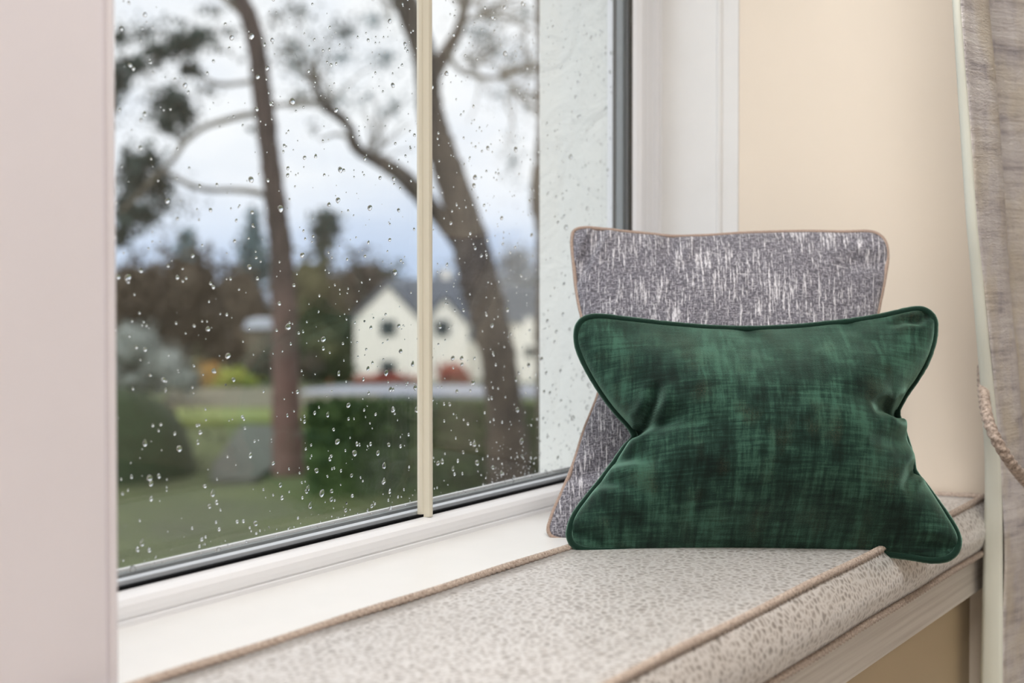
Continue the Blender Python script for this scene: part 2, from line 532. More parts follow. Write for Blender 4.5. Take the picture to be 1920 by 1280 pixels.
# ------------------------------------------------------------------ the room shell
ZB = 0.45                     # seat cushion top
ZS = 0.447                    # sill top
struct = lambda o, l=None: tag(o, label=l, kind='structure')
struct(box('floor', -2.6, 4.1, -4.1, 1.17, -0.1, 0.0, FLOORM), 'pale carpeted room floor below the window seat')
struct(box('ceiling', -2.6, 4.1, -4.1, 1.39, 2.6, 2.7, CEILM), 'white room ceiling')
struct(box('wall_back', -2.6, 4.1, -4.1, -4.0, 0, 2.6, CREAM), 'cream wall at the back of the room')
struct(box('wall_left', -2.6, -2.5, -4.0, 1.39, 0, 2.6, CREAM), 'cream wall at the left of the room')
struct(box('wall_far', 4.0, 4.1, -4.0, 0.62, 0, 2.6, CREAM), 'cream wall at the far side of the room')
struct(prism('wall_front', [(-2.5, 0.62), (0.1, 0.62), (0.3, 1.17), (0.87, 1.17), (0.87, 1.235), (-2.5, 1.235)], 0, 2.6, 'z', CREAM), 'cream wall left of the window recess')
struct(prism('wall_right', [(2.206, 1.010), (2.334, 0.622), (4.0, 0.622), (4.0, 1.235), (2.206, 1.235)], 0, 2.6, 'z', CREAM), 'cream splayed wall on the right behind the cushions')
struct(box('wall_below', 0.3, 2.206, 1.12, 1.235, 0, 0.40, CREAM), 'cream wall under the window sill')
struct(box('wall_above', 0.1, 2.34, 0.62, 1.235, 2.08, 2.6, CREAM), 'cream wall over the window recess')
# outside skin of the house, rendered
struct(prism('wall_outside', [(2.152, 1.237), (2.160, 1.392), (6.0, 1.392), (6.0, 1.237)], -3.0, 3.2, 'z', STUCCO, bevel=0.004), 'white textured outside wall return beyond the glass')
struct(box('wall_outside_left', -4.0, 0.85, 1.237, 1.392, -3.0, 3.2, STUCCO), 'white rendered outside wall left of the window')
struct(box('wall_outside_below', 0.85, 2.152, 1.237, 1.392, -3.0, 0.36, STUCCO), 'white rendered outside wall under the window')
struct(box('wall_outside_above', 0.85, 2.152, 1.237, 1.392, 2.1, 3.2, STUCCO), 'white rendered outside wall over the window')
# right-hand jamb lining + architrave
struct(prism('trim_1', [(2.203, 1.168), (2.203, 1.052), (2.1985, 1.050), (2.1975, 1.046), (2.1990, 1.042), (2.2025, 1.040), (2.2035, 1.012), (2.2200, 1.004), (2.25, 1.02), (2.25, 1.168)], 0.40, 2.08, 'z', WHITE), 'white painted jamb lining right of the window')
# white pier in the left foreground
pier = prism('trim_2', [(0.42, 1.0), (0.829, 1.0), (0.8305, 1.003), (0.833, 1.003), (0.835, 0.999), (0.840, 0.998), (0.8445, 1.001), (0.846, 1.006), (0.846, 1.168), (0.42, 1.168)], ZS, 2.08, 'z', PIER)
struct(pier, 'broad white painted pier at the left edge in the foreground')

# ------------------------------------------------------------------ the window
win = empty('window_1', (1.54, 1.17, ZS))
tag(win, 'white double-glazed window with one cream glazing bar and rain on the glass', kind='structure')
GX0, GX1, GZ0, GZ1 = 0.915, 2.139, 0.472, 2.03
sill = prism('window_sill', [(0.985, 0.425), (0.981, 0.430), (0.980, 0.441), (0.983, ZS - 0.0015), (0.988, ZS), (1.160, ZS), (1.168, ZS), (1.168, 0.40), (0.985, 0.40)], 0.30, 2.206, 'x', WHITE, win)
rail = [(1.159, ZS), (1.159, 0.4525), (1.1605, 0.4535), (1.1605, 0.4555), (1.159, 0.4565), (1.1592, 0.462), (1.161, 0.4690), (1.1655, 0.4745), (1.173, 0.4775), (1.184, 0.4800), (1.184, 0.462), (1.24, 0.462), (1.24, ZS - 0.02), (1.165, ZS - 0.02)]
prism('bottom_rail', rail, 0.862, 2.205, 'x', PVC, win)
prism('right_stile', [(2.138, 1.186), (2.140, 1.176), (2.146, 1.1685), (2.154, 1.1665), (2.160, 1.1680), (2.166, 1.1665), (2.183, 1.1650), (2.186, 1.1685), (2.190, 1.1685), (2.192, 1.160), (2.2045, 1.1585), (2.2045, 1.24), (2.150, 1.24), (2.150, 1.186)], ZS, 2.07, 'z', PVC, win)
prism('left_stile', [(0.917, 1.186), (0.914, 1.174), (0.906, 1.166), (0.872, 1.164), (0.872, 1.24), (0.905, 1.24), (0.905, 1.186)], ZS, 2.07, 'z', PVC, win)
prism('top_rail', [(1.164, 2.072), (1.166, 2.045), (1.174, 2.032), (1.186, 2.028), (1.186, 2.045), (1.24, 2.045), (1.24, 2.072)], 0.872, 2.205, 'x', PVC, win)
box('gasket', 0.915, 2.139, 1.183, 1.1895, 0.478, 0.4835, BLACK, win)
box('gasket', 2.1372, 2.139, 1.183, 1.1895, 0.478, 2.03, DARKSEAL, win)
box('spacer_bar', 0.915, 2.139, 1.1955, 1.2085, 0.470, 0.4865, SILVER, win)
box('spacer_bar', 2.1265, 2.139, 1.1955, 1.2085, 0.470, 2.03, GREYSEAL, win)
box('outer_seal', 0.915, 2.139, 1.2145, 1.222, 0.470, 0.489, GREYSEAL, win)
box('outer_bead', 0.915, 2.139, 1.2222, 1.2275, 0.464, 0.4925, PVC, win, bevel=0.0008)
box('outer_seal', 2.134, 2.1515, 1.2145, 1.220, 0.470, 2.03, DARKSEAL, win)
prism('outer_sill', [(1.222, 0.470), (1.240, 0.458), (1.43, 0.385), (1.43, 0.365), (1.222, 0.40)], 0.85, 2.151, 'x', PVC, win)
pane_in = box('pane', GX0, GX1, 1.190, 1.194, GZ0, GZ1, GLASS, win)
pane_out = box('pane', GX0, GX1, 1.210, 1.214, GZ0, GZ1, GLASS, win)
bx = 1.547
prism('glazing_bar', [(bx + a, y) for a, y in ((-0.0140, 1.1898), (-0.0140, 1.1862), (-0.0112, 1.1835), (-0.0085, 1.1830), (-0.0040, 1.1765), (-0.0010, 1.1758), (0.0010, 1.1758), (0.0040, 1.1765), (0.0085, 1.1830), (0.0112, 1.1835), (0.0140, 1.1862), (0.0140, 1.1898))], 0.4795, 2.03, 'z', BAR, win)

# raindrops on the outside of the outer pane
def drop_mesh(r, h, stretch, seed):
    rr = random.Random(seed)
    ns, nr = 12, 5
    V, Fc = [], []
    ph = rr.random() * 6.28
    for i in range(nr):
        t_ = i / nr * math.pi / 2
        for k in range(ns):
            a = k / ns * 2 * math.pi
            wob = 1 + 0.10 * math.sin(2 * a + ph) + 0.06 * math.sin(3 * a + ph * 2)
            x = math.cos(a) * r * wob * math.cos(t_)
            z = math.sin(a) * r * wob * math.cos(t_)
            if z > 0: z *= stretch; x *= (1 - 0.35 * (stretch - 1) * (z / (r * stretch + 1e-9)))
            y = h * math.sin(t_) * (1 - 0.25 * z / (r * stretch))
            V.append((x, y, z))
    V.append((0, h, 0))
    for i in range(nr - 1):
        for k in range(ns):
            k2 = (k + 1) % ns
            Fc.append((i * ns + k, (i + 1) * ns + k, (i + 1) * ns + k2, i * ns + k2))
    for k in range(ns):
        Fc.append(((nr - 1) * ns + k, nr * ns, (nr - 1) * ns + (k + 1) % ns))
    Fc.append(tuple(range(ns)))
    return V, Fc
drops = []
rd = random.Random(23)
while len(drops) < 2000:
    x = rd.uniform(0.99, 2.12)
    if rd.random() > (0.62 + 0.38 * (x - 0.99) / 1.1): continue
    z = 0.489 + rd.random() ** 0.95 * 0.82
    low = max(0.0, 1 - (z - 0.489) / 0.25)
    r = 0.00135 * math.exp(rd.gauss(0, 0.50)) * (1 + 0.45 * low)
    r = min(r, 0.0046)
    st = 1.0 + (rd.random() ** 2) * (0.9 if low > 0.1 and r > 0.0012 else 0.3)
    drops.append((x, z, r, st))
for k in range(420):          # fine spray caught low on the right and along the bottom edge
    x = rd.uniform(1.75, 2.11) if k < 260 else rd.uniform(1.0, 2.11)
    z = 0.49 + abs(rd.gauss(0, 0.05 if k < 260 else 0.012))
    drops.append((x, z, 0.0009 * math.exp(rd.gauss(0, 0.4)), 1.0))
drops.sort(key=lambda q: -q[2])
YD = 1.21405
variants = []
for i in range(8):
    V, Fc = drop_mesh(1.0, 0.72, 1.0 + 0.16 * i if i < 5 else 1.0, 50 + i)
    me = bpy.data.meshes.new('raindrop'); me.from_pydata(V, [], Fc); me.materials.append(WATER)
    me.polygons.foreach_set('use_smooth', np.array([len(f) < 12 for f in Fc]))
    variants.append(me)
SV, SF = [], []
for i, (x, z, r, st) in enumerate(drops):
    if i < 180:
        vi = min(4, int((st - 1) / 0.18)) if st > 1.1 else R.choice((0, 5, 6, 7))
        o = bpy.data.objects.new('raindrop', variants[vi])
        COL.objects.link(o)
        o.parent = pane_out
        o.location = (x, YD, z)
        o.scale = (r, r, r)
    else:
        V, Fc = drop_mesh(r, r * 0.72, st, i)
        b0 = len(SV)
        SV += [(x + p[0], YD + p[1], z + p[2]) for p in V]
        SF += [tuple(b0 + q for q in f) for f in Fc]
sp = obj('small_raindrops', SV, SF, WATER, pane_out, True)
sp['kind'] = 'stuff'

# ------------------------------------------------------------------ the window seat and its cushion
seat = empty('window_seat', (1.2, 0.80, 0.0))
tag(seat, 'built-in window seat with a white painted wooden front rail above a cream panel', 'bench')
prism('seat_board', [(0.2, 0.640), (2.325, 0.640), (2.214, 0.978), (0.3, 0.978)], 0.335, 0.3655, 'z', FASCIA, seat)
box('front_rail', 0.12, 2.331, 0.622, 0.645, 0.303, 0.3655, FASCIA, seat, bevel=0.002)
box('front_panel', 0.12, 2.3255, 0.647, 0.664, 0.0, 0.335, PANEL, seat)

cush = empty('seat_cushion', (1.25, 0.80, 0.366))
tag(cush, 'long thin seat cushion in pale silver crackle fabric with twisted cord edging', 'cushion')
# cross-section, parameterised by arclength for the fabric
YF, YB = 0.622, 0.977
sec = [(YB - 0.004, 0.368), (YB - 0.001, 0.408), (YB, 0.447)]
for k in range(12):
    f = k / 11
    sec.append((YB + (YF - YB) * f, ZB - 0.001 + 0.004 * math.sin(math.pi * f)))
for k in range(1, 12):
    f = k / 11
    sec.append((YF - 0.019 * math.sin(math.pi * f) ** 0.8 - 0.003 * f, ZB - 0.001 - 0.081 * f))
sec.append((YF + 0.02, 0.366)); sec.append((YB - 0.02, 0.366))
sec = np.array(sec)
arc = np.concatenate([[0], np.cumsum(np.linalg.norm(np.diff(sec, axis=0), axis=1))])
xs = np.linspace(0.3, 1.0, 90)
V, UVs, Fc = [], [], []
ns = len(sec)
for xi in xs:
    for j, (y, z) in enumerate(sec):
        xe = 2.200 + (0.985 - max(y, 0.622)) * 0.345
        x = 0.31 + (xe - 0.31) * (xi - 0.3) / 0.7
        nzv = mnoise.noise(Vector((x * 6, y * 6, 3.1))) * 0.0016
        inner = 3 <= j <= 13
        fr_ = 15 <= j <= 24
        V.append((x, y - (nzv * 2.2 if fr_ else 0), z + (nzv if inner else 0)))
        UVs.append((x, arc[j]))
for i in range(len(xs) - 1):
    for j in range(ns):
        j2 = (j + 1) % ns
        Fc.append((i * ns + j, (i + 1) * ns + j, (i + 1) * ns + j2, i * ns + j2))
Fc.append(tuple(range(ns))); Fc.append(tuple((len(xs) - 1) * ns + k for k in range(ns - 1, -1, -1)))
cv = fixn(obj('cover', V, Fc, CRACKLE, cush, True, UVs))
def cord(name, pts, r, mat, parent, lay=0.011, step=0.0022, seg=12, lobes=4, depth=0.45):
    p = resample(pts, step)
    V, Fc, U = tube(p, r, seg, lobes, depth, lay)
    return obj(name, V, Fc, mat, parent, True, U)
top_path = []
for x in np.linspace(0.4, 2.195, 60): top_path.append((x, YB, ZB + 0.0012 + 0.0006 * math.sin(x * 23)))
xe = lambda y: 2.200 + (0.985 - y) * 0.345
for y in np.linspace(YB - 0.012, YF + 0.012, 20): top_path.append((xe(y) - 0.001, y, ZB + 0.0015))
for x in np.linspace(2.318, 0.4, 60): top_path.append((x, YF + 0.001, ZB + 0.0015 + 0.0008 * math.sin(x * 17)))
cord('piping', top_path, 0.0045, CORD, cush, depth=0.55)
cord('piping', [(x, YF - 0.011, 0.3705 + 0.0006 * math.sin(x * 19)) for x in np.linspace(2.322, 0.4, 60)], 0.0045, CORD, cush, depth=0.55)
# ------------------------------------------------------------------ scatter pillows
def plane_pt(px, py, d0, z0, tanl):
    ray = FW + Rt * ((px - 960) / F) + UP * ((CY - py) / F)
    ray = ray / ray.dot(Hd)
    # depth d solves d = d0 + (CAM_Z + d*rz - z0)*tanl
    d = (d0 + (CAM_Z - z0) * tanl) / (1 - ray.z * tanl)
    return CAM + ray * d

def pillow(name, label, sides, d0, z0, lean, tf, tb, mat, pmat, pipe_r, creases, N=121, Mv=91, pw=0.5, pv=0.5, top_in=0.0, uvs=(1.0, 1.0), lift=0.0):
    tanl = math.tan(lean)
    nrm = (Hd * -math.cos(lean) + Vector((0, 0, math.sin(lean))))   # front normal, towards the room
    top = catmull(sides[0], N); right = catmull(sides[1], Mv); bot = catmull(sides[2], N); left = catmull(sides[3], Mv)
    bot = bot[::-1]; left = left[::-1]            # bottom left->right, left top->bottom
    u = np.linspace(0, 1, N); v = np.linspace(0, 1, Mv)
    U, Vv = np.meshgrid(u, v, indexing='ij')
    def coons(k):
        t_, b_, l_, r_ = top[:, k], bot[:, k], left[:, k], right[:, k]
        s = (1 - Vv) * t_[:, None] + Vv * b_[:, None] + (1 - U) * l_[None, :] + U * r_[None, :]
        c = (1 - U) * (1 - Vv) * t_[0] + U * (1 - Vv) * t_[-1] + (1 - U) * Vv * b_[0] + U * Vv * b_[-1]
        return s - c
    X = coons(0); Y = coons(1)
    uu = 2 * U - 1; vv = 2 * Vv - 1
    prof = ((1 - uu ** 2) ** pw) * ((1 - vv ** 2) ** pv)
    # flatter ends: corners of a feather pad stay thin
    prof = prof * (0.62 + 0.38 * (1 - uu ** 4) * (1 - vv ** 4))
    dsp = np.zeros_like(prof)
    for (poly, width, dep, ridge) in creases:
        poly = np.array(poly, float)
        best = np.full(X.shape, 1e9); tt = np.zeros(X.shape); sgn = np.zeros(X.shape)
        for q in range(len(poly) - 1):
            a, b = poly[q], poly[q + 1]
            ab = b - a
            t_ = np.clip(((X - a[0]) * ab[0] + (Y - a[1]) * ab[1]) / (ab @ ab), 0, 1)
            dx, dy = X - a[0] - t_ * ab[0], Y - a[1] - t_ * ab[1]
            dd = np.hypot(dx, dy)
            m_ = dd < best
            best[m_] = dd[m_]; tt[m_] = (q + t_[m_]) / (len(poly) - 1)
            sgn[m_] = np.sign(ab[0] * dy - ab[1] * dx)[m_]
        fade = np.cos(np.clip(tt, 0, 1) * math.pi / 2) ** 0.7
        dep *= 1.5; ridge *= 1.5
        dsp += -dep * np.exp(-(best / width) ** 2) * fade
        if ridge:
            dsp += ridge * np.exp(-((best - 1.9 * width) / (width * 1.1)) ** 2) * fade
    edge = np.clip(prof / 0.25, 0, 1)
    V, UVl = [], []
    side = {}
    for s, T in ((1, tf), (-1, tb)):
        for i in range(N):
            for j in range(Mv):
                if s == -1 and (i in (0, N - 1) or j in (0, Mv - 1)):
                    continue
                p = plane_pt(X[i, j], Y[i, j], d0, z0, tanl)
                q = Vector((X[i, j] * 0.011, Y[i, j] * 0.011, 2.0 * s))
                wr = (mnoise.noise(q) * 0.0035 + mnoise.noise(q * 2.7) * 0.0016)
                off = T * prof[i, j] + (dsp[i, j] if s == 1 else 0) * min(1, edge[i, j] + 0.25) + wr * edge[i, j]
                off = max(off, 0.0) if s == 1 else off
                p = p + nrm * (s * off)
                if s == -1 and p.z < z0 + 0.002: p.z = z0 + 0.002
                side[(s, i, j)] = len(V)
                V.append(p)
                UVl.append(((X[i, j] - 1060) / 465.0, (1050 - Y[i, j]) / 430.0))
    g = lambda s, i, j: side.get((s, i, j), side[(1, i, j)])
    Fc = []
    for i in range(N - 1):
        for j in range(Mv - 1):
            Fc.append((g(1, i, j), g(1, i, j + 1), g(1, i + 1, j + 1), g(1, i + 1, j)))
            Fc.append((g(-1, i, j), g(-1, i + 1, j), g(-1, i + 1, j + 1), g(-1, i, j + 1)))
    base = plane_pt(np.mean(bot[:, 0]), np.mean(bot[:, 1]), d0, z0, tanl)
    root = empty(name, (base.x, base.y, z0))
    tag(root, label, 'pillow')
    fixn(obj('cover', V, Fc, mat, root, True, UVl))
    loop = [side[(1, i, 0)] for i in range(N)] + [side[(1, N - 1, j)] for j in range(1, Mv)] + \
           [side[(1, i, Mv - 1)] for i in range(N - 2, -1, -1)] + [side[(1, 0, j)] for j in range(Mv - 2, 0, -1)]
    lp = np.array([V[k] for k in loop])
    lp = np.concatenate([lp, lp[:1]])
    lp = resample(lp, 0.0035)[:-1]
    for _ in range(2): lp = (np.roll(lp, 1, 0) + 2 * lp + np.roll(lp, -1, 0)) / 4
    TV, TF, TU = tube(lp, pipe_r, 8, closed=True, jitter=0.03)
    obj('piping', TV, TF, pmat, root, True, TU)
    return root

grey_sides = [
    [(1074, 434), (1086, 428), (1112, 428), (1150, 432), (1200, 437), (1260, 443), (1320, 442), (1400, 437), (1500, 434), (1580, 435), (1630, 434), (1652, 443), (1662, 458)],
    [(1662, 458), (1664, 485), (1657, 530), (1645, 590), (1632, 660), (1630, 740), (1640, 820), (1660, 900), (1690, 970), (1702, 1000), (1696, 1010)],
    [(1696, 1010), (1660, 1013), (1500, 1010), (1300, 1010), (1150, 1011), (1075, 1012), (1045, 1010), (1031, 1003), (1027, 990)],
    [(1027, 990), (1038, 958), (1055, 920), (1076, 868), (1096, 805), (1118, 750), (1128, 710), (1118, 670), (1102, 630), (1090, 590), (1081, 545), (1075, 490), (1072, 455), (1074, 434)]]
pillow('grey_cushion', 'large square grey slub-weave cushion with beige piping, behind the green one', grey_sides, 1.957, 0.4475, math.radians(28), 0.058, 0.05, GREY, BEIGEPIPE, 0.0031,
       [([(1125, 430), (1114, 455), (1098, 488), (1078, 522)], 9, 0.013, 0.004),
        ([(1078, 522), (1098, 488), (1114, 455), (1125, 430)], 9, 0.012, 0.0),
        ([(1060, 890), (1100, 895), (1150, 880)], 14, 0.010, 0.003),
        ([(1650, 500), (1610, 495), (1560, 520)], 16, 0.008, 0.002),
        ([(1260, 443), (1250, 500)], 16, 0.004, 0.002)], pw=0.42)
green_sides = [
    [(1082, 615), (1090, 602), (1105, 595), (1130, 594), (1180, 600), (1250, 608), (1330, 615), (1400, 617), (1470, 615), (1540, 609), (1600, 602), (1650, 594), (1690, 585), (1715, 580), (1735, 582), (1748, 592)],
    [(1748, 592), (1753, 608), (1750, 640), (1738, 675), (1718, 710), (1700, 735), (1687, 757), (1681, 774), (1688, 795), (1699, 825), (1708, 858), (1714, 885), (1735, 912), (1757, 942), (1778, 972), (1793, 998), (1797, 1020), (1791, 1036)],
    [(1791, 1036), (1775, 1047), (1745, 1050), (1700, 1043), (1640, 1036), (1550, 1035), (1450, 1036), (1350, 1037), (1250, 1035), (1160, 1032), (1105, 1031), (1078, 1024), (1068, 1010)],
    [(1068, 1010), (1068, 992), (1080, 962), (1104, 930), (1130, 898), (1152, 868), (1172, 840), (1190, 820), (1185, 806), (1170, 788), (1150, 765), (1128, 735), (1108, 703), (1092, 672), (1082, 643), (1082, 615)]]
pillow('green_cushion', 'green velvet rectangular cushion with pinched sides, in front on the seat', green_sides, 1.862, 0.4485, math.radians(21), 0.125, 0.045, GREEN, GREENPIPE, 0.0050,
       [([(1186, 818), (1205, 806), (1218, 780), (1224, 745)], 10, 0.022, 0.007),
        ([(1190, 815), (1230, 812), (1280, 806)], 14, 0.010, 0.003),
        ([(1150, 870), (1185, 870), (1230, 890)], 13, 0.012, 0.004),
        ([(1120, 905), (1160, 915), (1200, 950)], 13, 0.008, 0.004),
        ([(1683, 776), (1664, 790), (1640, 785), (1610, 795)], 12, 0.022, 0.007),
        ([(1712, 885), (1695, 900), (1670, 935)], 10, 0.012, 0.004),
        ([(1690, 830), (1650, 850), (1600, 855)], 16, 0.008, 0.003),
        ([(1735, 595), (1715, 607), (1690, 606), (1660, 620)], 8, 0.012, 0.004),
        ([(1400, 615), (1410, 650), (1405, 700)], 22, 0.006, 0.002),
        ([(1075, 1000), (1110, 1010), (1160, 1030)], 12, 0.008, 0.003),
        ([(1785, 1030), (1740, 1025), (1690, 1020)], 12, 0.008, 0.003),
        ([(1590, 603), (1580, 640)], 18, 0.004, 0.002)], pw=0.42, pv=0.8, uvs=(1.55, 1.0))

# ------------------------------------------------------------------ curtain and its rope tieback
cur = empty('curtain', (2.5, 0.56, 0.0))
tag(cur, 'heavy grey and beige woven curtain with white lining, drawn back by a rope', 'curtain')
def y_at(px, ypl):
    ray = Hd + Rt * ((px - 960) / F)
    return ypl / ray.y
edge_px = [(1762, -1850), (1772, -1000), (1782, -420), (1790, -150), (1797, 0), (1806, 110), (1815, 210), (1823, 310), (1832, 420), (1843, 520), (1853, 620), (1862, 700), (1870, 780), (1877, 850), (1881, 920), (1883, 1000), (1884, 1100), (1885, 1280), (1886, 1422)]
strip_px = [(1755, -1850), (1765, -1000), (1774, -420), (1779, -150), (1783, 0), (1790, 110), (1797, 210), (1804, 310), (1812, 420), (1822, 520), (1831, 620), (1838, 700), (1844, 780), (1849, 850), (1850, 920), (1849, 1000), (1847, 1100), (1844, 1280), (1843, 1422)]
YC = 0.575
rows = catmull(edge_px, 130)
srow = np.interp(rows[:, 1], [p[1] for p in strip_px], [p[0] for p in strip_px])
V, UVl, LV, Fc, LF = [], [], [], [], []
NC = 60
for i, (ex, ey) in enumerate(rows):
    d = y_at(ex, YC)
    p = P(ex, ey, d)
    # pull-in near the tieback
    g_ = math.exp(-((p.z - 0.46) / 0.25) ** 2)
    span = 0.75 - 0.30 * g_
    for k in range(NC):
        f = k / (NC - 1)
        x = p.x + span * f
        y = YC - 0.022 * math.sin(f * 17) * min(1, f * 5) * (1 - 0.5 * g_) - 0.03 * g_ * math.sin(f * math.pi)
        y += 0.004 * mnoise.noise(Vector((x * 9, p.z * 5, 0.3)))
        V.append((x, y, p.z))
        UVl.append((f * 0.75 * 1.4, p.z * 1.4))
    ds = y_at(srow[i], YC)
    # lining: from the leading edge back into the recess; far side lands on the strip edge in the photo
    rs = Hd + Rt * ((srow[i] - 960) / F)
    yl = None
    # intersect the ray with the line running from (p.x,YC) in direction (0.25,1)
    # p.x + 0.25 t = s rs.x ; YC + t = s rs.y
    det = rs.x * -1 + 0.25 * rs.y
    tt = (p.x * rs.y - YC * rs.x) / (rs.x - 0.25 * rs.y)
    tt = max(0.004, min(0.06, tt))
    for k in range(6):
        f = k / 5
        LV.append((p.x + 0.25 * tt * f - 0.0035 * math.sin(f * math.pi), YC + tt * f, p.z))
nr_ = len(rows)
for i in range(nr_ - 1):
    for k in range(NC - 1):
        Fc.append((i * NC + k, (i + 1) * NC + k, (i + 1) * NC + k + 1, i * NC + k + 1))
    for k in range(5):
        LF.append((i * 6 + k, (i + 1) * 6 + k, (i + 1) * 6 + k + 1, i * 6 + k + 1))
co = obj('curtain_fabric', V, Fc, CURT, cur, True, UVl)
md = co.modifiers.new('thick', 'SOLIDIFY'); md.thickness = 0.003; md.offset = 1
lo = obj('lining_edge', LV, LF, LINING, cur, True)
lo['label'] = 'white lining turned at the leading edge'
md = lo.modifiers.new('thick', 'SOLIDIFY'); md.thickness = 0.002; md.offset = 0

rope_px = [(1843, 688, 0.610), (1843, 712, 0.600), (1845, 745, 0.588), (1852, 785, 0.572), (1866, 820, 0.557), (1885, 852, 0.545), (1905, 880, 0.537), (1930, 908, 0.532), (1965, 936, 0.528)]
rp = []
for px, py, yy in rope_px:
    rp.append(tuple(P(px, py, y_at(px, yy))))
rp += [(2.55, 0.520, 0.425), (2.70, 0.522, 0.425), (2.80, 0.535, 0.445), (2.845, 0.570, 0.47), (2.85, 0.612, 0.485)]
rp = catmull(rp, 160)
tb = empty('tieback_rope', (2.4, 0.55, 0.5))
tag(tb, 'taupe twisted rope tieback looped around the curtain from the wall edge', 'tieback')
cord('rope', rp, 0.0082, ROPE, tb, lay=0.042, step=0.002, seg=24, lobes=3, depth=0.32)
hk = P(1842, 692, y_at(1842, 0.616))
hv, hf, hu = tube([(2.336, 0.621, hk.z), (2.336, 0.606, hk.z - 0.001), (2.337, 0.600, hk.z + 0.004), (2.337, 0.598, hk.z + 0.012)], 0.0028, 8)
obj('hook', hv, hf, SILVER, tb, True, hu)

BRIGHT = simple('mown_grass', srgb(112, 124, 62), 0.9, 3, 0.1)
TAN = simple('dry_verge', srgb(112, 108, 88), 0.9, 2, 0.12)
# ------------------------------------------------------------------ outside: ground
GZ = CAM_Z - 3.0
def ground_z(d):
    return GZ if d < 34 else GZ - (d - 34) / 76 * 6.1 if d < 110 else GZ - 6.1
ds_ = [2.0, 4, 8, 12, 16, 20, 24, 28, 32, 34, 40, 50, 65, 80, 95, 110, 140, 200, 320]
V, Fc = [], []
lats = np.linspace(-1.4, 1.4, 29)
for d in ds_:
    for l_ in lats:
        p = CAM + Hd * d + Rt * (l_ * max(d, 12))
        V.append((p.x, p.y if p.y > 1.40 else 1.40, ground_z(d) + (0.06 * mnoise.noise(Vector((p.x * 0.3, p.y * 0.3, 0))) if d < 34 else 0)))
nl = len(lats)
for i in range(len(ds_) - 1):
    for k in range(nl - 1):
        Fc.append((i * nl + k, i * nl + k + 1, (i + 1) * nl + k + 1, (i + 1) * nl + k))
struct(fixn(obj('ground', V, Fc, LAWN, None, True)), 'green lawn sloping away beyond the window')

def strip(name, label, cat, pts, mat, dz=0.03):
    """flat ribbon on the ground, pts = (px_left, px_right, depth)"""
    V, Fc = [], []
    for (a, b, d) in pts:
        for px in (a, b):
            p = CAM + Hd * d + Rt * ((px - 960) / F * d)
            for q in (0.06 + dz, -0.12):
                V.append((p.x, p.y, ground_z(d) + q))
    for i in range(len(pts) - 1):
        a = i * 4; b = a + 4
        Fc += [(a, a + 2, b + 2, b), (a + 1, b + 1, b + 3, a + 3), (a, b, b + 1, a + 1), (a + 2, a + 3, b + 3, b + 2)]
    Fc += [(0, 1, 3, 2), (len(V) - 4, len(V) - 2, len(V) - 1, len(V) - 3)]
    o = fixn(obj(name, V, Fc, mat))
    if cat: tag(o, label, cat)
    else: tag(o, label, kind='structure')
    return o
strip('road', 'grey wet road passing in front of the white house', None, [(560, 1100, 31.8), (575, 1100, 33.0), (640, 1100, 34.2), (700, 1100, 36.0)], ROAD)
strip('mown_strip', 'bright yellow-green mown grass strip beside the pine trunk', None, [(330, 640, 26.2), (330, 640, 28.4)], BRIGHT, 0.05)
strip('dead_grass', 'tan dry verge behind the bright mown strip', None, [(300, 700, 28.9), (320, 720, 33.5)], TAN, 0.02)
strip('driveway', 'grey garden drive left of the pine trunk', None, [(392, 475, 19.0), (398, 515, 20.4), (424, 515, 22.6), (452, 508, 25.6)], DRIVE)

# ------------------------------------------------------------------ outside: plants
def leaves(centers, radii, count, size, rng, aspect=1.0, flat=0.0):
    """leaf quads scattered through ellipsoids; returns verts, faces"""
    cs = np.asarray(centers, float); rs = np.asarray(radii, float)
    vol = rs.prod(1) ** 0.75
    idx = rng.choice(len(cs), count, p=vol / vol.sum())
    dirs = rng.normal(size=(count, 3)); dirs /= np.linalg.norm(dirs, axis=1)[:, None]
    rad = np.minimum(np.abs(rng.normal(0, 0.62, count)) + 0.12, 1.45)
    pos = cs[idx] + dirs * rad[:, None] * rs[idx]
    a = rng.normal(size=(count, 3)); a /= np.linalg.norm(a, axis=1)[:, None]
    b = rng.normal(size=(count, 3)); b -= (a * b).sum(1)[:, None] * a; b /= np.linalg.norm(b, axis=1)[:, None]
    s = size * (0.6 + 0.8 * rng.random(count))[:, None]
    a = a * s * aspect; b = b * s
    V = np.stack([pos - a, pos - b * 0.6, pos + a, pos + b * 0.6], 1).reshape(-1, 3)
    Fc = [(4 * i, 4 * i + 1, 4 * i + 2, 4 * i + 3) for i in range(count)]
    return V, Fc

def blob(center, radii, seed, sub=3, amp=0.22):
    bm = bmesh.new()
    bmesh.ops.create_icosphere(bm, subdivisions=sub, radius=1.0)
    V = []
    for v in bm.verts:
        n_ = 1 + amp * mnoise.noise(v.co * 1.7 + Vector((seed, seed * 0.7, 0))) * 1.6 + amp * 0.5 * mnoise.noise(v.co * 4.1 + Vector((seed, 0, 3)))
        V.append((center[0] + v.co.x * radii[0] * n_, center[1] + v.co.y * radii[1] * n_, center[2] + v.co.z * radii[2] * n_))
    Fc = [tuple(v.index for v in f.verts) for f in bm.faces]
    bm.free()
    return V, Fc

def merge(parts):
    V, Fc = [], []
    for v, f in parts:
        b = len(V)
        V += [tuple(q) for q in v]
        Fc += [tuple(b + i for i in q) for q in f]
    return V, Fc

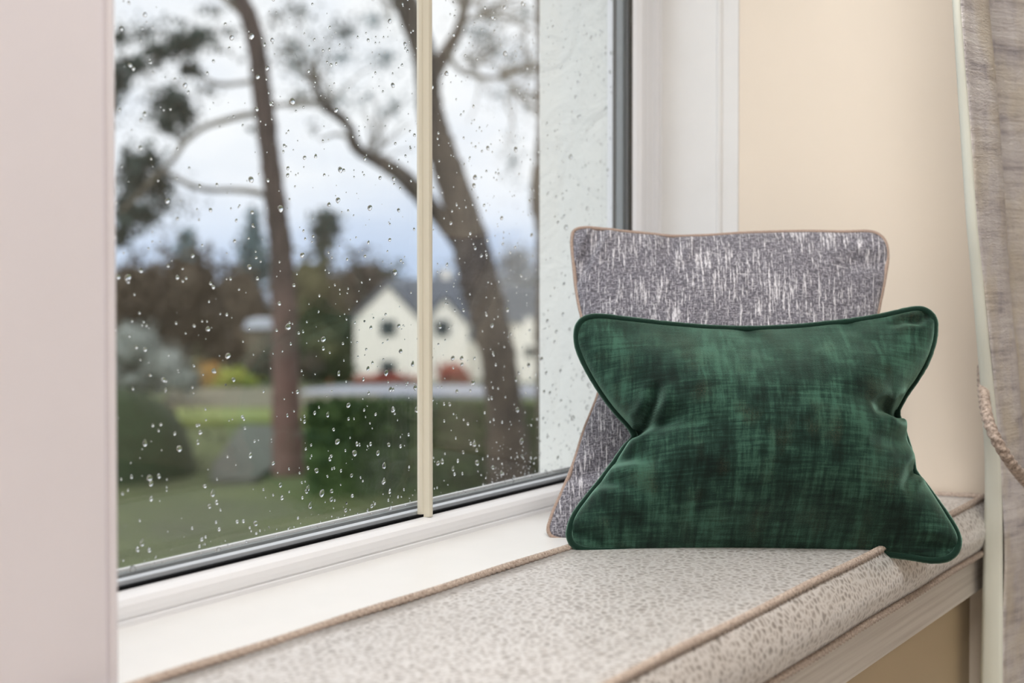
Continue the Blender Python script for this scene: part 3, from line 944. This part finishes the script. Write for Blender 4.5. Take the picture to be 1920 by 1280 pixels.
def foliage(name, blobs, mat, parent, count, size, core=0.82, rng=NR, amp=0.22):
    """crown: solid cores + leaf quads, as one part"""
    parts = []
    if core:
        for i, (c, r) in enumerate(blobs):
            parts.append(blob(c, [q * core for q in r], 1.3 * i + c[0], 2 if len(blobs) > 6 else 3, amp))
    parts.append(leaves([b[0] for b in blobs], [b[1] for b in blobs], count, size, rng))
    V, Fc = merge(parts)
    o = obj(name, V, Fc, mat, parent)
    o['kind'] = 'stuff'
    return o

def limb(name, px_pts, d, mat, parent, dd=0.0, jit=0.05, seg=10):
    """px_pts: (px, py, radius px)"""
    pts = [tuple(P(p[0], p[1], d + dd * i)) + (p[2] * d / F,) for i, p in enumerate(px_pts)]
    q = catmull(pts, max(12, len(pts) * 6))
    V, Fc, U = tube(q[:, :3], np.maximum(q[:, 3], 0.004), seg, jitter=jit)
    return obj(name, V, Fc, mat, parent, True)

def pxblob(px, py, rx, ry, d, depth=None):
    c = P(px, py, d)
    return (tuple(c), (rx * d / F, (depth or rx * d / F), ry * d / F))

def twigs(name, starts, d, parent, mat, n, length, seed):
    """fine bare twigs, joined"""
    rr = random.Random(seed)
    parts = []
    for (px, py, ang) in starts:
        for k in range(n):
            a = ang + rr.gauss(0, 0.6)
            x, y = px + rr.gauss(0, 8), py + rr.gauss(0, 8)
            dd = d + rr.gauss(0, 0.25)
            pts = []
            L = length * rr.uniform(0.5, 1.2)
            for s in range(6):
                pts.append(tuple(P(x, y, dd)))
                a += rr.gauss(0, 0.28)
                x += math.cos(a) * L / 5; y -= math.sin(a) * L / 5
            q = catmull(pts, 12)
            V, Fc, U = tube(q, np.linspace(2.0, 0.7, 12) * d / F, 5)
            parts.append((V, Fc))
    V, Fc = merge(parts)
    o = obj(name, V, Fc, mat, parent)
    o['kind'] = 'stuff'
    return o

# pine on the left
pb = P(540, 890, 20)
pine = empty('pine_tree', (pb.x, pb.y, GZ))
tag(pine, 'tall pine with a slender dark trunk, left of the glazing bar', 'tree')
limb('trunk', [(541, 900, 34), (540, 840, 29), (537, 760, 27), (535, 680, 25), (535, 600, 24), (530, 520, 23), (524, 440, 21), (515, 370, 20), (507, 300, 19), (498, 230, 19), (491, 170, 19), (483, 100, 18), (470, 40, 17), (452, 0, 15), (436, -50, 13), (420, -160, 11), (410, -300, 8)], 20, BARK1, pine, seg=14)
limb('branch', [(472, 40, 10), (445, 14, 9), (420, -5, 7), (380, -50, 5)], 20, TWIG, pine)
limb('branch', [(500, 212, 7), (460, 216, 6), (420, 226, 6), (380, 240, 5), (345, 268, 5), (325, 298, 5), (288, 335, 5), (250, 375, 4), (225, 400, 3)], 20, TWIG, pine, -0.05)
limb('branch', [(512, 368, 7), (470, 359, 6), (430, 356, 5), (392, 356, 5), (355, 346, 5), (322, 328, 4), (300, 318, 3)], 20, TWIG, pine, -0.06)
limb('branch', [(486, 150, 5), (450, 156, 4), (415, 158, 4), (385, 148, 3), (350, 120, 3)], 20, TWIG, pine, 0.04)
limb('branch', [(500, 200, 5), (535, 196, 4), (570, 194, 4), (602, 188, 3)], 20, TWIG, pine, 0.08)
limb('branch', [(340, 265, 4), (320, 230, 4), (315, 190, 3), (330, 150, 3)], 20, TWIG, pine)
limb('branch', [(300, 110, 4), (260, 128, 4), (225, 150, 4), (205, 200, 4)], 20, TWIG, pine)
clumps = [(345, 82, 42, 26), (372, 66, 30, 14), (300, 96, 34, 20), (252, 122, 38, 18), (222, 150, 24, 30), (212, 190, 14, 34), (322, 190, 26, 30), (345, 215, 26, 32), (315, 235, 26, 22), (355, 130, 22, 18),
          (276, 300, 34, 28), (255, 340, 36, 36), (300, 345, 26, 24), (235, 400, 30, 40), (270, 405, 34, 24), (228, 440, 24, 26), (240, 300, 20, 24), (225, 70, 18, 20)]
blobs = [pxblob(a, b, c, e_, 20 + R.gauss(0, 0.25)) for a, b, c, e_ in clumps]
foliage('needles', blobs, NEEDLE, pine, 6500, 0.046, core=0.0)
haze = [(545, 90, 40, 50), (560, 180, 34, 22), (520, 30, 30, 40), (590, 240, 26, 18), (400, 20, 40, 20), (330, 40, 34, 16), (410, 95, 26, 16), (450, 110, 20, 12), (560, 20, 40, 30), (480, 240, 30, 16), (430, 60, 30, 24), (390, 170, 40, 18), (300, 200, 60, 70), (270, 60, 60, 30), (640, 60, 50, 40), (300, 380, 70, 60)]
foliage('needles', [pxblob(a, b, c, e_, 20.5) for a, b, c, e_ in haze], NEEDLE, pine, 2200, 0.034, core=0.0)

# gnarled oak on the right
ob = P(957, 930, 17)
oak = empty('oak_tree', (ob.x, ob.y, GZ))
tag(oak, 'thick gnarled leaning tree with a crooked bough, behind the glazing bar', 'tree')
limb('trunk', [(962, 965, 56), (957, 900, 44), (950, 820, 37), (942, 740, 34), (932, 660, 34), (916, 590, 35), (900, 530, 36), (884, 465, 35), (866, 400, 32), (846, 335, 29), (828, 280, 27), (812, 230, 26), (803, 180, 24), (798, 120, 23), (782, 60, 23), (758, 0, 23), (735, -60, 22), (700, -200, 18)], 17, BARK2, oak, seg=16, jit=0.06)
limb('bough', [(886, 490, 20), (850, 438, 17), (812, 392, 16), (776, 352, 17), (738, 318, 15), (700, 298, 11), (672, 280, 11), (660, 262, 10), (657, 242, 8), (636, 218, 9), (612, 202, 9), (598, 180, 8), (588, 150, 6), (578, 110, 3)], 17, BARK2, oak, -0.06, jit=0.07)
limb('bough', [(802, 160, 18), (828, 112, 14), (846, 82, 12), (862, 50, 10), (872, 10, 9), (886, -60, 8)], 17, BARK2, oak, 0.05)
limb('branch', [(604, 192, 6), (575, 192, 4), (548, 202, 3)], 17, TWIG, oak, -0.05)
limb('branch', [(838, 96, 5), (858, 128, 4), (890, 142, 4), (930, 146, 4), (962, 132, 4), (1000, 124, 3), (1030, 122, 3)], 17, TWIG, oak, 0.05)
limb('branch', [(862, 48, 4), (905, 26, 3), (960, 36, 3), (1010, 66, 2)], 17, TWIG, oak, 0.05)
limb('branch', [(660, 258, 5), (630, 252, 3), (600, 262, 2)], 17, TWIG, oak, -0.05)
twigs('twigs', [(870, 20, 1.3), (905, 30, 0.4), (940, 140, 0.3), (985, 128, 0.6), (620, 200, 2.0), (588, 150, 2.0), (740, 20, 2.4), (700, 290, 1.2), (880, 110, -0.4), (960, 170, -0.6)], 17, oak, TWIG, 12, 110, 5)
haze = [(900, 60, 60, 40), (960, 108, 34, 20), (985, 30, 30, 30), (690, 180, 34, 22), (720, 205, 24, 20), (640, 110, 60, 20), (700, 40, 50, 30), (940, 180, 40, 26), (985, 200, 26, 40), (920, 90, 60, 50), (640, 190, 50, 40), (720, 110, 60, 40), (560, 120, 50, 60), (960, 300, 40, 60), (740, 200, 40, 40)]
foliage('buds', [pxblob(a, b, c, e_, 17.3) for a, b, c, e_ in haze], BLUEGREEN, oak, 2400, 0.022, core=0.0)

# third trunk, half hidden by the wall return
tb3 = P(1034, 860, 15)
third = empty('ivy_tree', (tb3.x, tb3.y, GZ))
tag(third, 'narrow tree trunk mostly hidden at the edge of the white outside wall', 'tree')
limb('trunk', [(1046, 960, 26), (1034, 860, 22), (1026, 760, 18), (1020, 680, 16), (1017, 620, 15), (1022, 540, 15), (1024, 440, 20), (1014, 385, 18), (1013, 345, 18), (1020, 300, 18), (1026, 240, 19), (1022, 195, 18), (1026, 130, 16), (1024, 60, 17), (1018, 0, 16), (1012, -100, 14)], 15, BARK2, third, seg=12, jit=0.12)

# clipped dome and long hedge
db = P(212, 890, 20)
dome = empty('clipped_dome_bush', (db.x, db.y, GZ))
tag(dome, 'dark green clipped dome bush at lower left behind the glass', 'bush')
foliage('foliage', [((db.x, db.y, GZ), (1.20, 1.20, 1.30))], DOMEG, dome, 9000, 0.035, core=0.98, amp=0.03)

def hedge(name, label, pa, pb_, d0, d1, h, w_, mat, n, size):
    A = CAM + Hd * d0 + Rt * ((pa - 960) / F * d0); B = CAM + Hd * d1 + Rt * ((pb_ - 960) / F * d1)
    A.z = ground_z(d0); B.z = ground_z(d1)
    ax = (B - A); L = ax.length; ax.normalize(); nr = Vector((-ax.y, ax.x, 0))
    root = empty(name, tuple((A + B) / 2))
    tag(root, label, 'hedge')
    V, Fc = [], []
    nx = 60; ring = 14
    for i in range(nx + 1):
        c = A.lerp(B, i / nx)
        for k in range(ring):
            th = math.pi * k / (ring - 1)
            sx = math.copysign(abs(math.cos(th)) ** 0.35, math.cos(th)) * w_ / 2
            sz = abs(math.sin(th)) ** 0.4 * h
            p = c + nr * sx + Vector((0, 0, sz))
            nn = mnoise.noise(p * 1.4) * 0.10 + mnoise.noise(p * 5) * 0.05
            V.append(tuple(p + nr * (nn * math.cos(th)) + Vector((0, 0, nn * math.sin(th)))))
    for i in range(nx):
        for k in range(ring - 1):
            Fc.append((i * ring + k, i * ring + k + 1, (i + 1) * ring + k + 1, (i + 1) * ring + k))
    Fc.append(tuple(range(ring))); Fc.append(tuple(nx * ring + k for k in range(ring - 1, -1, -1)))
    vs_ = np.array(V)
    # leaves on the surface
    fi = NR.integers(0, nx * (ring - 1), n)
    q = np.array([Fc[i] for i in fi])
    wts = NR.dirichlet((1, 1, 1, 1), n)
    pos = (vs_[q] * wts[:, :, None]).sum(1) + NR.normal(0, 0.035, (n, 3))
    a = NR.normal(size=(n, 3)); a /= np.linalg.norm(a, axis=1)[:, None]
    b = np.cross(a, NR.normal(size=(n, 3))); b /= np.linalg.norm(b, axis=1)[:, None]
    a *= size; b *= size * 0.7
    LVv = np.stack([pos - a, pos - b, pos + a, pos + b], 1).reshape(-1, 3)
    V2, F2 = merge([(V, Fc), (LVv, [(4 * i, 4 * i + 1, 4 * i + 2, 4 * i + 3) for i in range(n)])])
    o = obj('foliage', V2, F2, mat, root)
    o['kind'] = 'stuff'
    return root
hedge('garden_hedge', 'long dark green clipped hedge across the garden in front of the house', 582, 1180, 18.6, 18.6, 1.13, 0.9, DGREEN, 16000, 0.05)

def bush(name, label, spec, mat, n, size, cat='bush', core=0.85):
    """spec: (px, py_center, rx, ry, depth)"""
    bl = [pxblob(*s) for s in spec]
    s0 = spec[0]
    root = empty(name, (bl[0][0][0], bl[0][0][1], ground_z(s0[4])))
    tag(root, label, cat)
    foliage('foliage', bl, mat, root, n, size, core)
    return root
bush('silver_bush', 'pale silver-grey sprawling bush sloping down behind the dome bush', [(250, 650, 55, 42, 30), (300, 685, 50, 40, 30), (345, 715, 30, 24, 29.5), (225, 690, 40, 40, 30.5), (270, 715, 60, 25, 30)], SILVERL, 2600, 0.07)
bush('orange_bush', 'small orange-brown bush right of the silver bush', [(392, 700, 20, 22, 40), (400, 715, 22, 14, 40)], ORANGE, 500, 0.09)
bush('yellow_bush', 'yellow-green low bush left of the pine trunk', [(440, 706, 26, 18, 39), (425, 716, 26, 12, 39), (462, 714, 22, 14, 39)], YELLOWG, 600, 0.09)
bush('brown_bush', 'brown winter bush just left of the pine trunk', [(490, 690, 26, 32, 42), (585, 690, 22, 26, 44)], BARE, 900, 0.1)
bush('yellow_green_shrub', 'olive green shrub between pine trunk and white house', [(610, 660, 40, 46, 60), (590, 690, 34, 30, 60), (640, 690, 28, 30, 60)], OLIVE, 1500, 0.14)
bush('low_red_bush', 'low rusty red bush along the front of the white house', [(640, 716, 36, 11, 70), (690, 714, 34, 11, 70), (740, 712, 30, 12, 70)], REDL, 900, 0.12)
bush('tall_red_bush', 'deep red bush at the right gable of the white house', [(846, 700, 24, 20, 62), (868, 710, 16, 14, 62)], REDL, 700, 0.11)

def far_tree(name, label, spec, mat, n, size, group=None, trunk=True, core=0.72, cat='tree'):
    bl = [pxblob(*s) for s in spec]
    s0 = spec[0]
    gz_ = ground_z(s0[4])
    root = empty(name, (bl[0][0][0], bl[0][0][1], gz_))
    tag(root, label, cat, group)
    if trunk:
        c = bl[0][0]
        V, Fc, U = tube([(c[0], c[1], gz_ - 0.1), (c[0] + 0.1, c[1], gz_ + 0.5 * (c[2] - gz_)), (c[0], c[1], c[2])], np.array([0.28, 0.22, 0.12]), 8)
        obj('trunk', V, Fc, TWIG, root, True)
    foliage('crown', bl, mat, root, n, size, core)
    return root
far_tree('winter_tree', 'brown winter tree at far left of the view, behind the silver bush', [(255, 560, 62, 78, 62), (235, 600, 50, 60, 62), (300, 590, 40, 60, 62)], BARE, 2600, 0.22)
far_tree('winter_tree', 'tall brown winter tree second from the left in the treeline', [(350, 545, 60, 82, 70), (330, 610, 60, 70, 70), (390, 600, 40, 70, 70)], BARE, 2600, 0.24)
far_tree('winter_tree', 'brown winter tree just left of the pine trunk', [(445, 570, 62, 78, 90), (470, 620, 56, 70, 90), (420, 640, 50, 60, 90)], BARE, 2600, 0.25)
far_tree('winter_tree', 'olive winter tree just right of the pine trunk', [(578, 560, 58, 86, 125), (560, 640, 60, 80, 125), (620, 640, 50, 80, 125)], OLIVE, 2600, 0.36)
far_tree('winter_tree', 'brown winter tree rising behind the left gable', [(655, 560, 52, 76, 135), (690, 540, 44, 56, 135), (640, 640, 50, 80, 135)], BARE, 2600, 0.4)
far_tree('winter_tree', 'dark olive tree between house roof and sky, left of the glazing bar', [(715, 545, 40, 50, 150), (745, 575, 44, 46, 150)], OLIVE, 1600, 0.4)
far_tree('lone_pine', 'small dark pine top standing above the treeline', [(612, 408, 26, 16, 140), (604, 430, 24, 16, 140), (622, 428, 20, 18, 140), (606, 455, 20, 20, 140), (606, 500, 14, 40, 140)], NEEDLE, 1500, 0.3, core=0.6)
far_tree('hazy_conifer', 'distant conifer tinted blue-green for haze, left of the pine trunk', [(474, 455, 20, 40, 190), (474, 420, 12, 26, 190), (478, 500, 32, 40, 190)], BLUEGREEN, 1500, 0.5, core=0.6)
far_tree('hazy_conifer', 'distant conifer tinted blue-green for haze, between the first trees at left', [(350, 450, 12, 22, 190), (350, 490, 20, 30, 190)], BLUEGREEN, 800, 0.5, core=0.6)
far_tree('pale_tree', 'pale bare tree behind the house roof right of the glazing bar', [(832, 520, 22, 24, 160), (850, 545, 30, 26, 160)], PALEB, 600, 0.4, core=0.0)
far_tree('pale_tree', 'pale bare tree right of the oak trunk', [(965, 490, 34, 30, 120), (985, 520, 40, 24, 120), (950, 530, 34, 24, 120)], PALEB, 1100, 0.32, core=0.4)

# ------------------------------------------------------------------ the white house
HD = 110.0
ppm = HD / F
house = empty('white_house', tuple(CAM + Hd * HD + Rt * ((770 - 960) / F * HD) + Vector((0, 0, ground_z(HD) - CAM_Z))))
tag(house, 'white gabled house with dark windows, centre of the view', 'house')
def hp_(px, py, dd=0.0):
    """point of the facade plane (parallel to the picture) at pixel, pushed dd metres deeper"""
    return P(px, py, HD) + Hd * dd
def facade(name, poly_px, depth, mat, parent, off=0.0):
    n = len(poly_px)
    V = [tuple(hp_(x, y, off)) for x, y in poly_px] + [tuple(hp_(x, y, off + depth)) for x, y in poly_px]
    Fc = [tuple(range(n)), tuple(range(2 * n - 1, n - 1, -1))] + [(i, (i + 1) % n, n + (i + 1) % n, n + i) for i in range(n)]
    return fixn(obj(name, V, Fc, mat, parent))
BASE = 722
facade('gable_wall', [(665, BASE), (665, 598), (727, 537), (794, 608), (794, BASE)], 9.0, HWALL, house)
facade('gable_wall', [(794, BASE), (794, 608), (832, 560), (878, 612), (878, BASE)], 8.0, HWALL, house, 0.4)
facade('annex_wall', [(878, BASE + 6), (878, 640), (902, 640), (902, BASE + 6)], 5.0, HWALL, house, 1.5)
facade('roof', [(657, 600), (727, 531), (802, 610), (802, 604), (727, 524), (657, 594)], 9.4, SLATE, house, -0.25)
facade('roof', [(790, 610), (832, 555), (886, 614), (886, 607), (832, 548), (790, 603)], 8.4, SLATE, house, 0.1)
facade('main_roof', [(722, 600), (748, 524), (858, 524), (884, 600)], 4.0, SLATE, house, 3.0)
facade('annex_roof', [(876, 642), (876, 618), (905, 642)], 5.2, SLATE, house, 1.4)
facade('chimney', [(824, 528), (824, 506), (838, 506), (838, 528)], 0.8, HWALL, house, 4.5)
facade('brick_base', [(664, BASE + 4), (664, 706), (793, 706), (793, BASE + 4)], 0.2, BRICK, house, -0.12)
facade('porch', [(824, BASE + 2), (824, 692), (872, 692), (872, BASE + 2)], 0.5, BRICK, house, 0.0)
def hwin(x0, x1, y0, y1, off):
    f = facade('window', [(x0 - 2, y1 + 2), (x0 - 2, y0 - 2), (x1 + 2, y0 - 2), (x1 + 2, y1 + 2)], 0.12, HFRAME, house, off - 0.06)
    xm = (x0 + x1) / 2
    facade('window_pane', [(x0, y1), (x0, y0), (xm - 0.7, y0), (xm - 0.7, y1)], 0.05, HGLASS, f, off - 0.09)
    facade('window_pane', [(xm + 0.7, y1), (xm + 0.7, y0), (x1, y0), (x1, y1)], 0.05, HGLASS, f, off - 0.09)
hwin(713, 742, 600, 629, 0)
hwin(815, 842, 600, 629, 0.4)
hwin(714, 741, 676, 702, 0)

# grey-roofed neighbour glimpsed right of the oak
nh = empty('grey_roof_house', tuple(CAM + Hd * 95 + Rt * ((985 - 960) / F * 95) + Vector((0, 0, ground_z(95) - CAM_Z))))
tag(nh, 'grey-roofed white house glimpsed between the oak trunk and outside wall', 'house')
HD = 95.0
facade('wall', [(930, 735), (930, 600), (1040, 600), (1040, 735)], 6.0, HWALL, nh)
facade('roof', [(918, 604), (945, 540), (1050, 540), (1050, 604)], 7.0, SLATE, nh, -0.4)
facade('gable_wall', [(968, 735), (968, 625), (992, 590), (1016, 625), (1016, 735)], 0.6, HWALL, nh, -0.8)
facade('window', [(985, 668), (985, 648), (999, 648), (999, 668)], 0.1, HGLASS, nh, -0.88)

# pale shed roof far left
sh = empty('garden_shed', tuple(CAM + Hd * 58 + Rt * ((478 - 960) / F * 58) + Vector((0, 0, ground_z(58) - CAM_Z))))
tag(sh, 'small shed with a pale blue-grey roof left of the pine trunk', 'shed')
HD = 58.0
PALE = simple('pale_metal_roof', srgb(176, 184, 198), 0.5, 2, 0.05)
facade('wall', [(462, 700), (462, 612), (496, 612), (496, 700)], 2.0, TWIG, sh)
facade('roof', [(457, 616), (464, 599), (494, 599), (501, 616)], 2.4, PALE, sh, -0.2)
